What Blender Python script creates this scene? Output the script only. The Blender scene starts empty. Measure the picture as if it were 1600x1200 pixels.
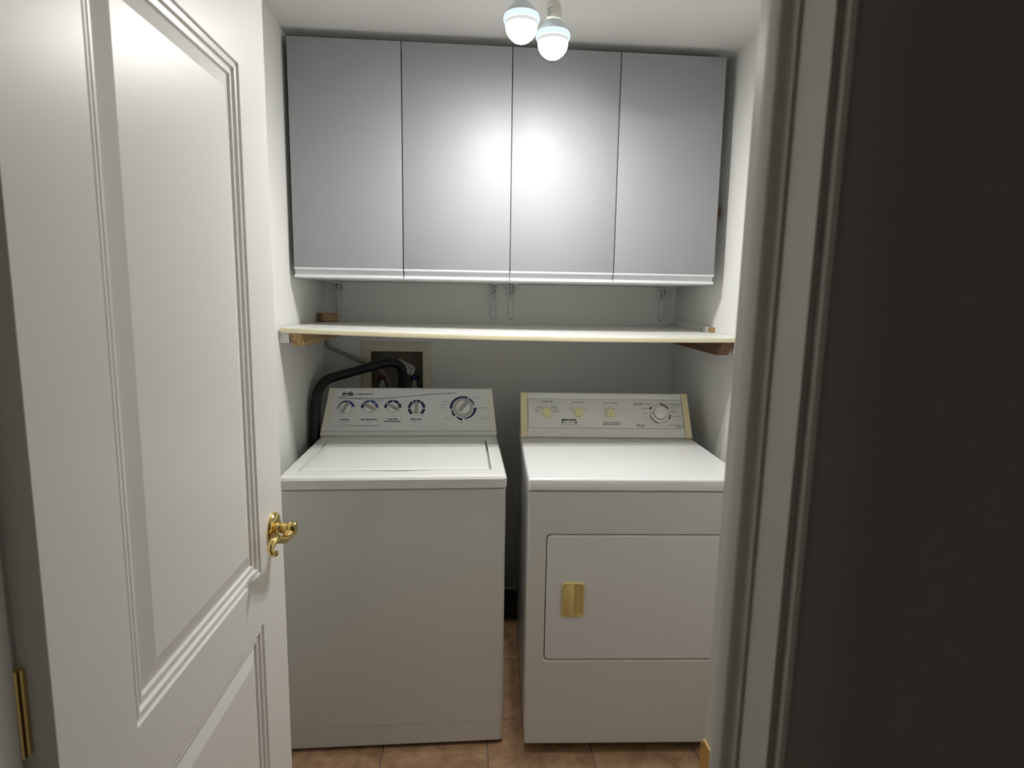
import bpy, bmesh, math, random
from mathutils import Vector, Matrix
random.seed(4)
SC = bpy.context.scene
COL = SC.collection

# ------------------------------------------------------------------ camera
F_PX, CAM_H, YAW, PITCH, ROLL = 935.11, 1.4463, 0.0828, 0.138, 0.0147
fw = Vector((math.sin(YAW)*math.cos(PITCH), math.cos(YAW)*math.cos(PITCH), -math.sin(PITCH)))
rt = Vector((math.cos(YAW), -math.sin(YAW), 0)); up = rt.cross(fw)
r2 = math.cos(ROLL)*rt + math.sin(ROLL)*up; u2 = -math.sin(ROLL)*rt + math.cos(ROLL)*up
cam_d = bpy.data.cameras.new('camera'); cam = bpy.data.objects.new('camera', cam_d); COL.objects.link(cam)
cam_d.sensor_fit = 'HORIZONTAL'; cam_d.sensor_width = 36.0; cam_d.lens = F_PX/1600*36
cam_d.clip_start = 0.02
m3 = Matrix((r2, u2, -fw)).transposed().to_4x4(); m3.translation = Vector((0, 0, CAM_H)); cam.matrix_world = m3
cam_d.dof.use_dof = True; cam_d.dof.focus_distance = 2.0; cam_d.dof.aperture_fstop = 6.0
SC.camera = cam

# ------------------------------------------------------------------ world and exposure
w = bpy.data.worlds.new('world'); SC.world = w; w.use_nodes = True
w.node_tree.nodes['Background'].inputs[0].default_value = (0.9, 0.93, 1.0, 1)
w.node_tree.nodes['Background'].inputs[1].default_value = 0.02
SC.view_settings.view_transform = 'Standard'; SC.view_settings.look = 'None'
SC.view_settings.exposure = 0.0; SC.view_settings.gamma = 1.0; SC.view_settings.use_curve_mapping = False
SC.cycles.use_denoising = True
SC.cycles.max_bounces = 6; SC.cycles.diffuse_bounces = 4; SC.cycles.glossy_bounces = 3
SC.cycles.adaptive_threshold = 0.02
BULB_STRENGTH = 1440.0; FROST_STRENGTH = 14.0; LENS_DEG = 30.0

# ------------------------------------------------------------------ materials
def mat(name, col, rough=0.5, metal=0.0, spec=0.5, noise=0.0, nscale=8.0, bump=0.0, bscale=200.0, coat=0.0, trans=0.0, emit=0.0):
    m = bpy.data.materials.new(name); m.use_nodes = True
    nt = m.node_tree; b = nt.nodes['Principled BSDF']
    b.inputs['Base Color'].default_value = (*col, 1); b.inputs['Roughness'].default_value = rough
    b.inputs['Metallic'].default_value = metal; b.inputs['Specular IOR Level'].default_value = spec
    b.inputs['Coat Weight'].default_value = coat; b.inputs['Transmission Weight'].default_value = trans
    tc = nt.nodes.new('ShaderNodeTexCoord')
    if noise > 0:
        n = nt.nodes.new('ShaderNodeTexNoise'); n.inputs['Scale'].default_value = nscale; n.inputs['Detail'].default_value = 5
        nt.links.new(tc.outputs['Object'], n.inputs['Vector'])
        r = nt.nodes.new('ShaderNodeValToRGB')
        r.color_ramp.elements[0].position = 0.3; r.color_ramp.elements[1].position = 0.7
        r.color_ramp.elements[0].color = (*[c*(1-noise) for c in col], 1)
        r.color_ramp.elements[1].color = (*[min(1, c*(1+noise*0.6)) for c in col], 1)
        nt.links.new(n.outputs['Fac'], r.inputs['Fac']); nt.links.new(r.outputs['Color'], b.inputs['Base Color'])
    if bump > 0:
        n2 = nt.nodes.new('ShaderNodeTexNoise'); n2.inputs['Scale'].default_value = bscale; n2.inputs['Detail'].default_value = 3
        nt.links.new(tc.outputs['Object'], n2.inputs['Vector'])
        bp = nt.nodes.new('ShaderNodeBump'); bp.inputs['Strength'].default_value = bump; bp.inputs['Distance'].default_value = 0.002
        nt.links.new(n2.outputs['Fac'], bp.inputs['Height']); nt.links.new(bp.outputs['Normal'], b.inputs['Normal'])
    if emit > 0:
        b.inputs['Emission Color'].default_value = (*col, 1); b.inputs['Emission Strength'].default_value = emit
    return m

def wood(name, dark, light, axis='Y', rough=0.6):
    m = bpy.data.materials.new(name); m.use_nodes = True
    nt = m.node_tree; b = nt.nodes['Principled BSDF']; b.inputs['Roughness'].default_value = rough
    tc = nt.nodes.new('ShaderNodeTexCoord'); mp = nt.nodes.new('ShaderNodeMapping')
    s = [90, 90, 90]; s['XYZ'.index(axis)] = 4
    mp.inputs['Scale'].default_value = s
    n = nt.nodes.new('ShaderNodeTexNoise'); n.inputs['Scale'].default_value = 1.0; n.inputs['Detail'].default_value = 6
    r = nt.nodes.new('ShaderNodeValToRGB')
    r.color_ramp.elements[0].position = 0.35; r.color_ramp.elements[1].position = 0.65
    r.color_ramp.elements[0].color = (*dark, 1); r.color_ramp.elements[1].color = (*light, 1)
    nt.links.new(tc.outputs['Object'], mp.inputs['Vector']); nt.links.new(mp.outputs['Vector'], n.inputs['Vector'])
    nt.links.new(n.outputs['Fac'], r.inputs['Fac']); nt.links.new(r.outputs['Color'], b.inputs['Base Color'])
    return m

def tile_mat():
    m = bpy.data.materials.new('stoneware_tile'); m.use_nodes = True
    nt = m.node_tree; b = nt.nodes['Principled BSDF']; b.inputs['Roughness'].default_value = 0.42
    tc = nt.nodes.new('ShaderNodeTexCoord'); oi = nt.nodes.new('ShaderNodeObjectInfo')
    ad = nt.nodes.new('ShaderNodeVectorMath'); ad.operation = 'MULTIPLY_ADD'
    nt.links.new(oi.outputs['Random'], ad.inputs[0]); ad.inputs[1].default_value = (17, 31, 5)
    nt.links.new(tc.outputs['Object'], ad.inputs[2])
    n1 = nt.nodes.new('ShaderNodeTexNoise'); n1.inputs['Scale'].default_value = 16; n1.inputs['Detail'].default_value = 8; n1.inputs['Roughness'].default_value = 0.65; n1.inputs['Distortion'].default_value = 0.6
    nt.links.new(ad.outputs['Vector'], n1.inputs['Vector'])
    r = nt.nodes.new('ShaderNodeValToRGB'); e = r.color_ramp.elements
    e[0].position = 0.30; e[0].color = (0.22, 0.125, 0.065, 1); e[1].position = 0.72; e[1].color = (0.46, 0.30, 0.175, 1)
    x = r.color_ramp.elements.new(0.5); x.color = (0.34, 0.205, 0.115, 1)
    nt.links.new(n1.outputs['Fac'], r.inputs['Fac']); nt.links.new(r.outputs['Color'], b.inputs['Base Color'])
    bp = nt.nodes.new('ShaderNodeBump'); bp.inputs['Strength'].default_value = 0.15; bp.inputs['Distance'].default_value = 0.003
    nt.links.new(n1.outputs['Fac'], bp.inputs['Height']); nt.links.new(bp.outputs['Normal'], b.inputs['Normal'])
    return m

M = dict(
    wall=mat('wall_paint', (0.80, 0.80, 0.77), 0.6),
    ceil=mat('ceiling_paint', (0.78, 0.78, 0.76), 0.7),
    trim=mat('trim_paint', (0.80, 0.775, 0.73), 0.4),
    door=mat('door_paint', (0.92, 0.90, 0.865), 0.38),
    tile=tile_mat(),
    grout=mat('grout', (0.22, 0.17, 0.13), 0.9, noise=0.2, nscale=30),
    melamine=mat('cabinet_melamine', (0.365, 0.368, 0.390), 0.46, spec=0.18),
    melamine_side=mat('cabinet_carcass', (0.74, 0.74, 0.74), 0.5),
    rail=mat('handle_rail_plastic', (0.76, 0.77, 0.80), 0.35),
    dark_gap=mat('dark_gap', (0.02, 0.02, 0.02), 0.8),
    shelf_top=mat('shelf_laminate', (0.84, 0.84, 0.80), 0.35),
    shelf_edge=mat('shelf_cream_edging', (0.80, 0.74, 0.52), 0.5, noise=0.06, nscale=12),
    pine=wood('pine_cleat', (0.30, 0.18, 0.07), (0.52, 0.36, 0.17)),
    pine_x=wood('pine_block', (0.26, 0.16, 0.06), (0.46, 0.33, 0.15), 'X'),
    walnut=wood('brown_cleat_shaded', (0.09, 0.04, 0.02), (0.18, 0.085, 0.04)),  # dark brown wood, darkened further for the shade beneath the shelf
    white_metal=mat('white_enamelled_steel', (0.78, 0.78, 0.75), 0.35),
    bracket=mat('bracket_enamel', (0.88, 0.88, 0.86), 0.3),
    screw=mat('screw_steel', (0.28, 0.26, 0.24), 0.4, 0.8),
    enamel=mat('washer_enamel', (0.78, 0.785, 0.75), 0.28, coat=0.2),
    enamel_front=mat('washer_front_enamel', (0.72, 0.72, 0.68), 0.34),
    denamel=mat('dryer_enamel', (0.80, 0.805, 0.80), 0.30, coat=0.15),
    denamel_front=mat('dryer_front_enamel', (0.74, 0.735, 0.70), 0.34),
    console=mat('washer_console', (0.74, 0.745, 0.74), 0.4),
    cap=mat('console_end_cap', (0.74, 0.74, 0.64), 0.42),
    dconsole=mat('dryer_console', (0.76, 0.76, 0.70), 0.42),
    dcap=mat('yellowed_end_cap', (0.78, 0.71, 0.44), 0.45, noise=0.05, nscale=10),
    cream_knob=mat('cream_knob', (0.84, 0.76, 0.44), 0.4),
    knob=mat('white_knob', (0.80, 0.80, 0.78), 0.35),
    grip=mat('grey_knob_grip', (0.36, 0.36, 0.34), 0.45),
    bezel=mat('grey_bezel', (0.50, 0.50, 0.48), 0.35),
    navy=mat('navy_print', (0.010, 0.015, 0.10), 0.5),
    blue=mat('blue_print', (0.05, 0.09, 0.36), 0.5),
    ink=mat('black_print', (0.02, 0.02, 0.03), 0.5),
    greyink=mat('grey_print', (0.16, 0.16, 0.16), 0.5),
    line=mat('panel_line_print', (0.30, 0.29, 0.25), 0.5),
    brass=mat('polished_brass', (0.86, 0.66, 0.26), 0.16, 1.0),
    goldplastic=mat('gold_handle', (0.74, 0.58, 0.22), 0.30, 0.25),
    black=mat('black_rubber', (0.012, 0.012, 0.014), 0.55),
    duct=mat('dark_duct', (0.05, 0.05, 0.05), 0.6),
    hose=mat('grey_hose', (0.36, 0.33, 0.29), 0.5),
    boxp=mat('cream_outlet_box', (0.72, 0.68, 0.54), 0.45),
    recessp=mat('shaded_recess', (0.26, 0.24, 0.17), 0.5),  # box plastic darkened: the shade inside the recess is in the colour
    red=mat('red_valve_shaded', (0.16, 0.03, 0.025), 0.45),  # red handle, colour deepened for the shade in the box
    bluev=mat('blue_valve_shaded', (0.03, 0.035, 0.16), 0.45),  # blue handle, likewise deepened for the shade in the box
    socket=mat('socket_plastic', (0.78, 0.77, 0.68), 0.4),
    psocket=mat('socket_plastic_pinkish', (0.80, 0.62, 0.50), 0.45),
    collar=mat('bulb_collar', (0.80, 0.90, 0.95), 0.3),
    cordm=mat('grey_cord', (0.35, 0.35, 0.30), 0.6),
)
glow = bpy.data.materials.new('bulb_glow'); glow.use_nodes = True
nt = glow.node_tree; nt.nodes.clear()
em = nt.nodes.new('ShaderNodeEmission'); em.inputs[0].default_value = (1.0, 0.985, 0.95, 1); em.inputs[1].default_value = BULB_STRENGTH
ou = nt.nodes.new('ShaderNodeOutputMaterial'); nt.links.new(em.outputs[0], ou.inputs[0]); M['glow'] = glow
frost = glow.copy(); frost.name = 'bulb_frosted_side'; M['frost'] = frost
frost.node_tree.nodes['Emission'].inputs[1].default_value = FROST_STRENGTH
fd = glow.copy(); fd.name = 'bulb_frosted_neck'; M['frost_dim'] = fd; fd.node_tree.nodes['Emission'].inputs[1].default_value = 0.75
rg = glow.copy(); rg.name = 'bulb_rim_glow'; M['rimglow'] = rg; rg.node_tree.nodes['Emission'].inputs[0].default_value = (0.78, 0.93, 0.98, 1); rg.node_tree.nodes['Emission'].inputs[1].default_value = 1.05

for m_ in (M['frost_dim'], M['rimglow']): m_.cycles.emission_sampling = 'NONE'

# ------------------------------------------------------------------ helpers
def obj(name, bm, m, parent=None, smooth=True, loc=None, ang=32):
    bmesh.ops.recalc_face_normals(bm, faces=bm.faces)
    me = bpy.data.meshes.new(name); bm.to_mesh(me); bm.free()
    me.materials.append(M[m] if isinstance(m, str) else m)
    if smooth:
        me.polygons.foreach_set('use_smooth', [True]*len(me.polygons)); me.set_sharp_from_angle(angle=math.radians(ang))
    o = bpy.data.objects.new(name, me); COL.objects.link(o)
    if parent: o.parent = parent
    if loc: o.location = loc
    return o

def thing(name, label, cat, loc=(0, 0, 0), rotz=0.0, group=None):
    o = bpy.data.objects.new(name, None); COL.objects.link(o); o.empty_display_size = 0.05
    o.location = loc; o.rotation_euler = (0, 0, rotz)
    o['label'] = label; o['category'] = cat
    if group: o['group'] = group
    return o

def tag(o, label, cat, group=None):
    o['label'] = label; o['category'] = cat
    if group: o['group'] = group
    return o

def struct(o, label, cat):
    o['kind'] = 'structure'; o['label'] = label; o['category'] = cat; return o

def box(bm, x0, x1, y0, y1, z0, z1, bev=0.0, seg=2, mx=None):
    r = bmesh.ops.create_cube(bm, size=1.0)
    vs = r['verts']
    for v in vs:
        v.co = Vector(((x0+x1)/2 + v.co.x*(x1-x0), (y0+y1)/2 + v.co.y*(y1-y0), (z0+z1)/2 + v.co.z*(z1-z0)))
    if mx:
        for v in vs: v.co = mx @ v.co
    if bev > 0:
        es = list({e for v in vs for e in v.link_edges})
        bmesh.ops.bevel(bm, geom=es, offset=bev, segments=seg, profile=0.5, affect='EDGES')
    return bm

def loft(bm, loops, mx=None, cap0=False, cap1=False, closed=True):
    rows = []
    for lp in loops:
        rows.append([bm.verts.new((mx @ Vector(p)) if mx else Vector(p)) for p in lp])
    n = len(rows[0])
    for a, b in zip(rows[:-1], rows[1:]):
        for i in range(n if closed else n-1):
            j = (i+1) % n
            bm.faces.new((a[i], a[j], b[j], b[i]))
    if cap0: bm.faces.new(list(reversed(rows[0])))
    if cap1: bm.faces.new(rows[-1])
    return bm

def rrect(x0, x1, y0, y1, r, z=0.0, n=5, front=None, nf=18):
    """rounded rectangle, counter-clockwise from the front (y0) edge's left end; front(t) bows the y0 edge"""
    r = max(r, 1e-4); pts = []
    for k in range(nf+1):
        t = k/nf; x = x0+r+(x1-x0-2*r)*t
        pts.append((x, y0 - (front(t) if front else 0.0), z))
    for cx, cy, a0 in ((x1-r, y0+r, -90), (x1-r, y1-r, 0), (x0+r, y1-r, 90), (x0+r, y0+r, 180)):
        for k in range(n+1):
            if a0 == -90 and k == 0: continue
            if a0 == 180 and k == n: continue
            a = math.radians(a0+90*k/n); pts.append((cx+r*math.cos(a), cy+r*math.sin(a), z))
    return pts

def circ(r, z, n=24, cx=0.0, cy=0.0):
    return [(cx+r*math.cos(2*math.pi*k/n), cy+r*math.sin(2*math.pi*k/n), z) for k in range(n)]

def lathe(bm, prof, mx=None, n=24):
    loft(bm, [circ(max(r, 1e-4), z, n) for r, z in prof], mx, True, True); return bm

def tube(bm, pts, rad, n=12, smooth=3):
    """swept tube along a Catmull-Rom path; rad a number or a list per point"""
    P = [Vector(p) for p in pts]; R = rad if isinstance(rad, (list, tuple)) else [rad]*len(P)
    Q, RR = [], []
    for i in range(len(P)-1):
        p0, p1, p2, p3 = P[max(i-1, 0)], P[i], P[i+1], P[min(i+2, len(P)-1)]
        for k in range(smooth):
            t = k/smooth
            Q.append(0.5*((2*p1)+(p2-p0)*t+(2*p0-5*p1+4*p2-p3)*t*t+(3*p1-p0-3*p2+p3)*t**3)); RR.append(R[i]+(R[i+1]-R[i])*t)
    Q.append(P[-1]); RR.append(R[-1])
    loops = []; nrm = None
    for i, q in enumerate(Q):
        d = (Q[min(i+1, len(Q)-1)]-Q[max(i-1, 0)]).normalized()
        if nrm is None: nrm = d.orthogonal().normalized()
        nrm = (nrm-d*nrm.dot(d)).normalized(); b = d.cross(nrm)
        loops.append([q+(nrm*math.cos(2*math.pi*k/n)+b*math.sin(2*math.pi*k/n))*RR[i] for k in range(n)])
    loft(bm, loops, None, True, True); return bm

def prism(bm, poly, h0, h1, mx=None):
    """polygon in (x,y) extruded along z"""
    loft(bm, [[(x, y, h0) for x, y in poly], [(x, y, h1) for x, y in poly]], mx, True, True); return bm

def frame_mx(p0, U, V):
    U = Vector(U).normalized(); V = Vector(V).normalized(); N = U.cross(V)
    m = Matrix((U, V, N)).transposed().to_4x4(); m.translation = Vector(p0); return m

def text(name, s, size, m, parent, mx, u, v, align='CENTER', shear=0.0, bold=0.0, sx=1.0):
    c = bpy.data.curves.new('t', 'FONT'); c.body = s; c.size = size; c.align_x = align; c.align_y = 'CENTER'
    c.shear = shear; c.offset = bold; c.resolution_u = 2; c.space_line = 0.9
    o = bpy.data.objects.new('t', c); COL.objects.link(o); bpy.context.view_layer.update()
    me = bpy.data.meshes.new_from_object(o.evaluated_get(bpy.context.evaluated_depsgraph_get()))
    bpy.data.objects.remove(o); bpy.data.curves.remove(c)
    me.transform(mx @ Matrix.Translation((u, v, 0.0007)) @ Matrix.Diagonal((sx, 1, 1, 1)))
    me.materials.clear(); me.materials.append(M[m]); me.name = name
    t = bpy.data.objects.new(name, me); COL.objects.link(t); t.parent = parent; return t

def arc_print(name, m, parent, mx, cu, cv, r0, r1, a0, a1, r0b=None, r1b=None, n=None, h=0.0006):
    n = n or max(3, int(abs(a1-a0)/8)); bm = bmesh.new(); r0b = r0 if r0b is None else r0b; r1b = r1 if r1b is None else r1b
    inn, out = [], []
    for k in range(n+1):
        t = k/n; a = math.radians(a0+(a1-a0)*t); ri = r0+(r0b-r0)*t; ro = r1+(r1b-r1)*t
        inn.append(bm.verts.new(mx @ Vector((cu+ri*math.cos(a), cv+ri*math.sin(a), h))))
        out.append(bm.verts.new(mx @ Vector((cu+ro*math.cos(a), cv+ro*math.sin(a), h))))
    for k in range(n): bm.faces.new((inn[k], inn[k+1], out[k+1], out[k]))
    return obj(name, bm, m, parent, False)

def stroke_print(name, m, parent, mx, pts, wd, h=0.0006):
    bm = bmesh.new(); a, b = [], []
    W = wd if isinstance(wd, (list, tuple)) else [wd]*len(pts)
    for i, p in enumerate(pts):
        q0 = Vector(pts[max(i-1, 0)]); q1 = Vector(pts[min(i+1, len(pts)-1)]); d = (q1-q0).normalized(); nn = Vector((-d.y, d.x))
        p = Vector(p)
        for lst, s in ((a, 1), (b, -1)):
            q = p+nn*W[i]*0.5*s; lst.append(bm.verts.new(mx @ Vector((q.x, q.y, h))))
    for i in range(len(pts)-1): bm.faces.new((a[i], a[i+1], b[i+1], b[i]))
    return obj(name, bm, m, parent, False)

# ------------------------------------------------------------------ room shell
XL, XR, YB, ZC = -0.611, 0.9812, 2.7303, 2.3418
YF0, YF1 = 0.441, 0.56                 # the wall that holds the doorway
JL, JR = -0.424, 0.262                 # opening
HX0, HX1, HY = -1.5, 1.5, -1.35        # hall

# floor: slab with individually laid tiles
bm = bmesh.new(); box(bm, HX0, HX1, HY, YB+0.1, -0.06, -0.004)
floor = struct(obj('floor', bm, 'grout', smooth=False), 'floor of brown mottled stone-look tiles with dark grout', 'floor')
PX, PY, G = 0.338, 0.362, 0.0045
xs = [0.083+PX*k for k in range(-6, 6)]; ys = [1.905+PY*k for k in range(-10, 4)]
def clipr(a, b, lo, hi): return max(a, lo), min(b, hi)
cache = {}
for i in range(len(xs)-1):
    for j in range(len(ys)-1):
        x0, x1 = clipr(xs[i]+G/2, xs[i+1]-G/2, HX0, HX1); y0, y1 = clipr(ys[j]+G/2, ys[j+1]-G/2, HY, YB)
        if (y0+y1)/2 > YF1: x0, x1 = clipr(x0, x1, XL, XR)
        if x1-x0 < 0.03 or y1-y0 < 0.03: continue
        key = (round(x1-x0, 4), round(y1-y0, 4))
        if key not in cache:
            bm = bmesh.new(); w2, d2 = key[0]/2, key[1]/2
            loft(bm, [rrect(-w2, w2, -d2, d2, 0.002, -0.006, 1, None, 1), rrect(-w2, w2, -d2, d2, 0.002, -0.0015, 1, None, 1),
                      rrect(-w2+.0015, w2-.0015, -d2+.0015, d2-.0015, 0.002, 0.0, 1, None, 1)], None, False, True)
            o = obj('tile', bm, 'tile', floor); cache[key] = o.data
        else:
            o = bpy.data.objects.new('tile', cache[key]); COL.objects.link(o); o.parent = floor
        o.location = ((x0+x1)/2, (y0+y1)/2, random.uniform(-0.0004, 0.0))

bm = bmesh.new(); box(bm, HX0, HX1, HY, YB+0.1, ZC, ZC+0.06)
struct(obj('ceiling', bm, 'ceil', smooth=False), 'plain white painted ceiling of the laundry closet', 'ceiling')
bm = bmesh.new(); box(bm, XL-0.1, XL, YF1, YB+0.1, 0, ZC)
struct(obj('wall_left', bm, 'wall', smooth=False), 'white painted wall left of the washer', 'wall')
bm = bmesh.new(); box(bm, XR, XR+0.1, YF1, YB+0.1, 0, ZC)
struct(obj('wall_right', bm, 'wall', smooth=False), 'white painted wall right of the dryer', 'wall')
# back wall with the hole of the outlet box
BX0, BX1, BZ0, BZ1 = -0.418, -0.178, 0.985, 1.218
bm = bmesh.new()
for a in ((XL, BX0, 0, ZC), (BX1, XR, 0, ZC), (BX0, BX1, 0, BZ0), (BX0, BX1, BZ1, ZC)):
    box(bm, a[0], a[1], YB, YB+0.1, a[2], a[3])
bmesh.ops.remove_doubles(bm, verts=bm.verts, dist=1e-5)
struct(obj('wall_back', bm, 'wall', smooth=False), 'white painted back wall behind the washer and dryer', 'wall')
# doorway wall and hall
bm = bmesh.new()
box(bm, HX0, JL-0.02, YF0, YF1, 0, ZC); box(bm, JR+0.03, HX1, YF0, YF1, 0, ZC); box(bm, JL-0.02, JR+0.03, YF0, YF1, 2.06, ZC)
struct(obj('wall_front', bm, 'wall', smooth=False), 'white wall around the doorway on the hall side', 'wall')
bm = bmesh.new(); box(bm, HX0, HX1, HY-0.1, HY, 0, ZC)
struct(obj('wall_hall', bm, 'wall', smooth=False), 'hall wall opposite the laundry doorway', 'wall')
for s, nm in ((-1, 'wall_hall_left'), (1, 'wall_hall_right')):
    bm = bmesh.new(); box(bm, min(s*1.5, s*1.6), max(s*1.5, s*1.6), HY, YF0, 0, ZC)
    struct(obj(nm, bm, 'wall', smooth=False), 'hall end wall on the %s of the doorway' % ('left' if s < 0 else 'right'), 'wall')
bm = bmesh.new(); box(bm, XL+0.002, XR-0.002, YB-0.012, YB-0.0005, 0.0, 0.075, 0.003)
struct(obj('baseboard_back', bm, 'trim'), 'low white baseboard along the back wall', 'baseboard')

# door frame: right jamb leans a little out of plumb, as in the photograph
LEAN = 0.0116
def shear(bm):
    for v in bm.verts: v.co.x += (v.co.z-1.38)*LEAN
def vprism(poly, z0, z1, lean=True):
    bm = bmesh.new(); n = 8
    loft(bm, [[(x, y, z0+(z1-z0)*k/n) for x, y in poly] for k in range(n+1)], None, True, True)
    if lean: shear(bm)
    return bm
jr = obj('trim_1', vprism([(JR, YF0), (JR+0.018, YF0), (JR+0.018, YF1), (JR, YF1)], 0.0, 2.04), 'trim')
struct(jr, 'painted door jamb at the right of the doorway, close to the viewer', 'door frame')
stop = [(JR-0.012, 0.520), (JR-0.012, 0.5015), (JR-0.0105, 0.4985), (JR-0.0075, 0.4965), (JR-0.0085, 0.4945), (JR-0.0055, 0.4925), (JR-0.0035, 0.4895), (JR-0.0030, 0.487), (JR+0.001, 0.487), (JR+0.001, 0.522), (JR-0.010, 0.522)]
obj('door_stop', vprism(stop, 0.0, 2.04), 'trim', jr)
cas = [(JR+0.006, YF0), (JR+0.006, 0.4325), (JR+0.009, 0.4295), (JR+0.0125, 0.4305), (JR+0.016, 0.4275), (JR+0.040, 0.4235), (JR+0.050, 0.4215), (JR+0.056, 0.4235), (JR+0.064, 0.4235), (JR+0.066, 0.4265), (JR+0.066, YF0)]
obj('casing', vprism(cas, 0.0, 2.10), 'trim', jr)
obj('casing', vprism([(JR+0.012, YF1), (JR+0.012, YF1+0.010), (JR+0.03, YF1+0.016), (JR+0.07, YF1+0.012), (JR+0.07, YF1)], 0.0, 2.10), 'trim', jr)
# brass strike plate
bm = bmesh.new()
zs = 0.975; lx = JR+(zs-1.38)*LEAN
box(bm, lx-0.0015, lx+0.0005, 0.527, YF1-0.001, zs-0.036, zs+0.014, 0.0006, 1)
loft(bm, [[(lx-0.0015, YF1-0.002, zs-0.030), (lx-0.0015, YF1-0.002, zs+0.008), (lx+0.0005, YF1-0.002, zs+0.008), (lx+0.0005, YF1-0.002, zs-0.030)],
          [(lx-0.001, YF1+0.006, zs-0.029), (lx-0.001, YF1+0.006, zs+0.006), (lx+0.001, YF1+0.006, zs+0.006), (lx+0.001, YF1+0.006, zs-0.029)],
          [(lx+0.003, YF1+0.010, zs-0.028), (lx+0.003, YF1+0.010, zs+0.004), (lx+0.005, YF1+0.010, zs+0.004), (lx+0.005, YF1+0.010, zs-0.028)]], None, True, True)
sp = obj('strike_plate', bm, 'brass', jr); sp['label'] = 'brass strike plate on the jamb'
jl = obj('trim_2', vprism([(JL-0.018, YF0), (JL, YF0), (JL, YF1), (JL-0.018, YF1)], 0.0, 2.04, False), 'trim')
struct(jl, 'painted door jamb at the hinge side, left of the doorway', 'door frame')
obj('door_stop', vprism([(JL+(JR-x), y) for x, y in stop], 0.0, 2.04, False), 'trim', jl)
obj('casing', vprism([(JL+(JR-x), y) for x, y in cas], 0.0, 2.10, False), 'trim', jl)
bm = bmesh.new(); box(bm, JL-0.018, JR+0.024, YF0, YF1, 2.04, 2.058)
hd = struct(obj('trim_3', bm, 'trim', smooth=False), 'head jamb across the top of the doorway', 'door frame')
bm = bmesh.new(); box(bm, JL-0.07, JR+0.08, 0.424, YF0, 2.058, 2.12, 0.003)
obj('casing', bm, 'trim', hd)

# ------------------------------------------------------------------ the open door (local: x along the door from the free edge towards the hinge, y up, z out of the face)
DW_, DH_ = 0.682, 2.025
fx, fy = -0.3800, 1.25
along = Vector((-0.024, -1, 0)).normalized()
mxd = Matrix((along, Vector((0, 0, 1)), along.cross(Vector((0, 0, 1))))).transposed().to_4x4()
if mxd.col[2].x < 0:
    mxd.col[2] = -mxd.col[2]
mxd.translation = Vector((fx, fy, 0.012))
T_ = 0.035
PAN = [(0.130, DW_-0.130, 0.912, 1.828), (0.130, DW_-0.130, 0.215, 0.809)]
bm = bmesh.new()
# stiles and rails as one slab with two openings
xs_ = [0, PAN[0][0], PAN[0][1], DW_]; zs_ = [0, PAN[1][2], PAN[1][3], PAN[0][2], PAN[0][3], DH_]
gv = {}
for k, zz in ((0, 0.0), (1, -T_)):
    for i, x in enumerate(xs_):
        for j, z in enumerate(zs_): gv[i, j, k] = bm.verts.new(mxd @ Vector((x, z, zz)))
for i in range(3):
    for j in range(5):
        hole = (i == 1 and j in (1, 3))
        if not hole:
            for k in (0, 1): bm.faces.new((gv[i, j, k], gv[i+1, j, k], gv[i+1, j+1, k], gv[i, j+1, k]))
        else:
            for a, b in (((i, j), (i+1, j)), ((i+1, j), (i+1, j+1)), ((i+1, j+1), (i, j+1)), ((i, j+1), (i, j))):
                bm.faces.new((gv[a[0], a[1], 0], gv[b[0], b[1], 0], gv[b[0], b[1], 1], gv[a[0], a[1], 1]))
for i in range(3):
    for j in (0, 5): bm.faces.new((gv[i, j, 0], gv[i+1, j, 0], gv[i+1, j, 1], gv[i, j, 1]))
for j in range(5):
    for i in (0, 3): bm.faces.new((gv[i, j, 0], gv[i, j+1, 0], gv[i, j+1, 1], gv[i, j, 1]))
door = struct(obj('door_1', bm, 'door', smooth=False), 'white two-panel door standing open along the left wall', 'door')
for (x0, x1, z0, z1) in PAN:
    bm = bmesh.new()
    def rect(d, h): return [(x0+d, z0+d, h), (x1-d, z0+d, h), (x1-d, z1-d, h), (x0+d, z1-d, h)]
    prof = [(0.0, 0.0), (0.0015, -0.004), (0.006, -0.0045), (0.0075, -0.0025), (0.012, -0.003), (0.0140, -0.0075), (0.0190, -0.0080), (0.0205, -0.006), (0.0250, -0.0062), (0.0265, -0.0105), (0.054, -0.0035), (0.056, -0.003)]
    loft(bm, [rect(d, h) for d, h in prof], mxd, False, True)
    pn = obj('door_panel', bm, 'door', door, smooth=False)
    bm = bmesh.new(); loft(bm, [rect(0.0, -T_), rect(0.02, -T_+0.008), rect(0.06, -T_+0.003)], mxd, False, True)
    obj('back_panel', bm, 'door', door, smooth=False)
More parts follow.
